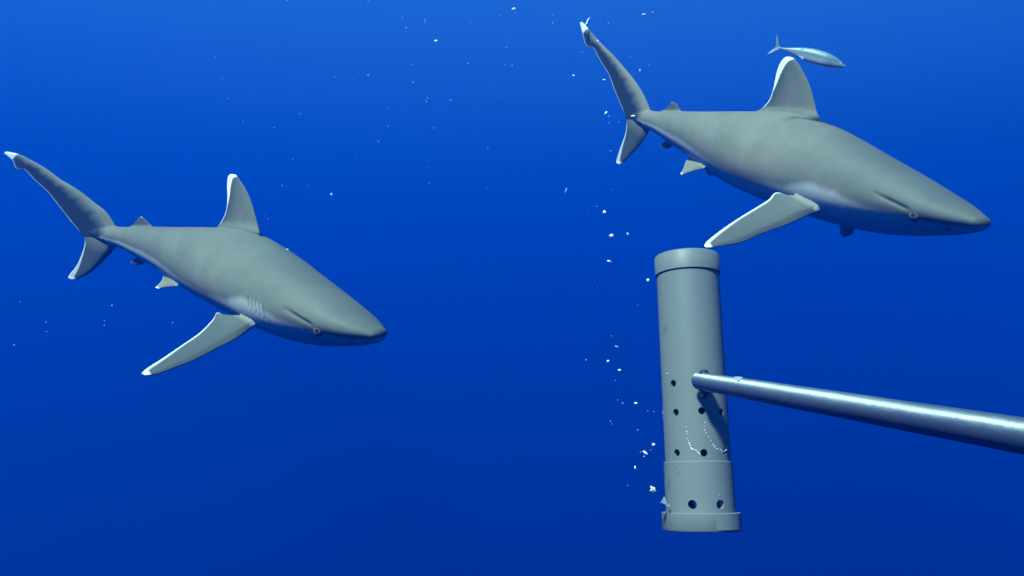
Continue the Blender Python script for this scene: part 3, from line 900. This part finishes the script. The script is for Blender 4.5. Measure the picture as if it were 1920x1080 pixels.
# scraps stuck to the canister wall
def stuck(pts, name, label, mat=WHITE, R=RP):
    v, f = [], []
    r_ = random.Random(len(pts) + int(pts[0][0]))
    for (x, y, r) in pts:
        phi, h = on_pipe(x, y, R)
        c = pipe_pt(phi, h, R + .0002)
        rr = r * 1.08 / FOC
        bm = bmesh.new(); bmesh.ops.create_icosphere(bm, subdivisions=1, radius=1)
        o = len(v)
        for q in bm.verts:
            k = 1 + r_.uniform(-.25, .25)
            v.append(c + Vector((q.co.x * rr * k, q.co.y * rr * .7, q.co.z * rr * k)))
        f += [tuple(o + w.index for w in fc.verts) for fc in bm.faces]
        bm.free()
    c0 = sum((Vector(q) for q in v), Vector()) / len(v)
    ob = mesh_obj(name, [Vector(q) - c0 for q in v], f, mat)
    ob.matrix_world = VIEW @ CAN @ Matrix.Translation(c0)
    tag(ob, label, name.replace('_', ' '))
def Z6(p): return [(1180 + x / 3.177, 680 + y / 3.177, r) for x, y, r in p]
stuck(Z6([(338,384,1.0),(342,411,1.5),(345,425,1.2),(348,453,1.2),(352,465,1.0),(357,480,1.8),(362,493,1.6),(367,508,2.0),(375,516,2.0),(386,519,1.5),(398,522,1.4),(405,530,1.3),(413,538,1.6),(420,545,1.2)]),
      'bead_strand', 'curved strand of tiny white beads stuck to the canister, ending at the lower middle hole')
stuck(Z6([(450,357,1.3),(446,377,1.0),(450,401,1.3),(458,419,1.3),(472,440,1.1),(487,465,1.3),(499,489,1.4),(508,500,1.6),(516,510,1.1),(526,514,1.3),(542,520,1.2),(553,527,1.0)]),
      'bead_strand', 'curved strand of tiny white beads in the pole\'s shadow on the canister')
stuck([(1361,844,3.6),(1364,840,2.6),(1358,847,2.0)], 'bait_clump', 'pale bait clump caught in the right hole of the lower ring', PALE)
stuck([(1251,701,2.2),(1254,700,1.4)], 'white_flake', 'small white flake on the canister above its topmost hole', PALE)
stuck([(1349.5,928,1.8)], 'white_flake', 'small white flake on the canister sleeve above the lower right hole', PALE, RP + .0026)
stuck([(1240,770,1.6),(1242,775,1.8),(1243,783,1.2)], 'white_flake', 'thin pale flake at the canister\'s left edge by the upper hole ring', PALE)

# scuffed flake on the pole near the canister
def pole_flake():
    pts = [(1377, 708), (1385, 707.5), (1393, 709), (1390, 712), (1387, 715.5), (1384, 716), (1381, 712.5), (1378, 711)]
    I = POLE.inverted(); v = []
    ctr = None
    for (x, y) in pts + [(1385, 711)]:
        o = I @ Vector((0, 0, 0)); d = (I.to_3x3() @ Vector(view_point(x, y, 1))).normalized()
        a = d.x**2 + d.y**2; b = 2*(o.x*d.x+o.y*d.y); c = o.x**2+o.y**2-POLE_R**2
        t = (-b - math.sqrt(max(0, b*b-4*a*c))) / (2*a)
        p = o + d * t
        n = Vector((p.x, p.y, 0)).normalized()
        v.append((p + n * .0004, p + n * .0013))
    n = len(pts)
    V = [q[0] for q in v[:-1]] + [q[1] for q in v[:-1]] + [v[-1][1] + Vector((0, .0004, 0))]
    f = [tuple(range(n))] + [(i, n+i, n+(i+1) % n, (i+1) % n) for i in range(n)] + [(n+i, n+(i+1) % n, 2*n) for i in range(n)]
    c = sum(V, Vector()) / len(V)
    o = mesh_obj('white_flake', [q - c for q in V], f, SCALE, smooth=False)
    o.matrix_world = VIEW @ POLE @ Matrix.Translation(c)
    tag(o, 'ragged white flake stuck on the pole close to the canister', 'white flake')
pole_flake()

# white thread trailing from the raised tail tip of the right shark
def thread():
    z = 3.50
    pts = [(1093, 48), (1097, 46.5), (1100, 44), (1101.5, 40), (1103, 36), (1106, 33)]
    rad = [2.2, 1.8, 1.5, 1.3, 1.1, .7]
    v, f = [], []
    for (x, y), r in zip(pts, rad):
        c = view_point(x, y, z)
        for k in range(8):
            t = 2 * math.pi * k / 8
            v.append(Vector(c) + Vector((math.cos(t), math.sin(t), .3*math.sin(t))) * r * z / FOC)
    for i in range(len(pts) - 1):
        for k in range(8): f.append((i*8+k, i*8+(k+1) % 8, i*8+8+(k+1) % 8, i*8+8+k))
    f += [tuple(range(8)), tuple(range(len(v)-1, len(v)-9, -1))]
    c = sum(v, Vector()) / len(v)
    o = mesh_obj('parasite_thread', [q - c for q in v], f, WHITE)
    o.matrix_world = VIEW @ Matrix.Translation(c)
    tag(o, 'short white thread trailing from the raised tail tip of the right shark', 'thread')
thread()
o = lump('bait_scrap', 3.0 * 3.1 / FOC, rng, (1.3, 1, .7), WHITE, 3, .2)
o.matrix_world = Matrix.Translation(VIEW @ Vector(view_point(1187, 218, 3.08)))
tag(o, 'small white scrap against the tail root of the right shark', 'bait scrap')
# pale bubble resting on the back of the left shark
o = lump('bubble', 4.2 * 2.62 / FOC, rng, (1.2, 1, .8), WHITE, 3, .1)
o.matrix_world = Matrix.Translation(VIEW @ Vector(view_point(537, 470, 2.60)))
tag(o, 'small bright bubble resting on the back of the left shark behind its head', 'bubble')
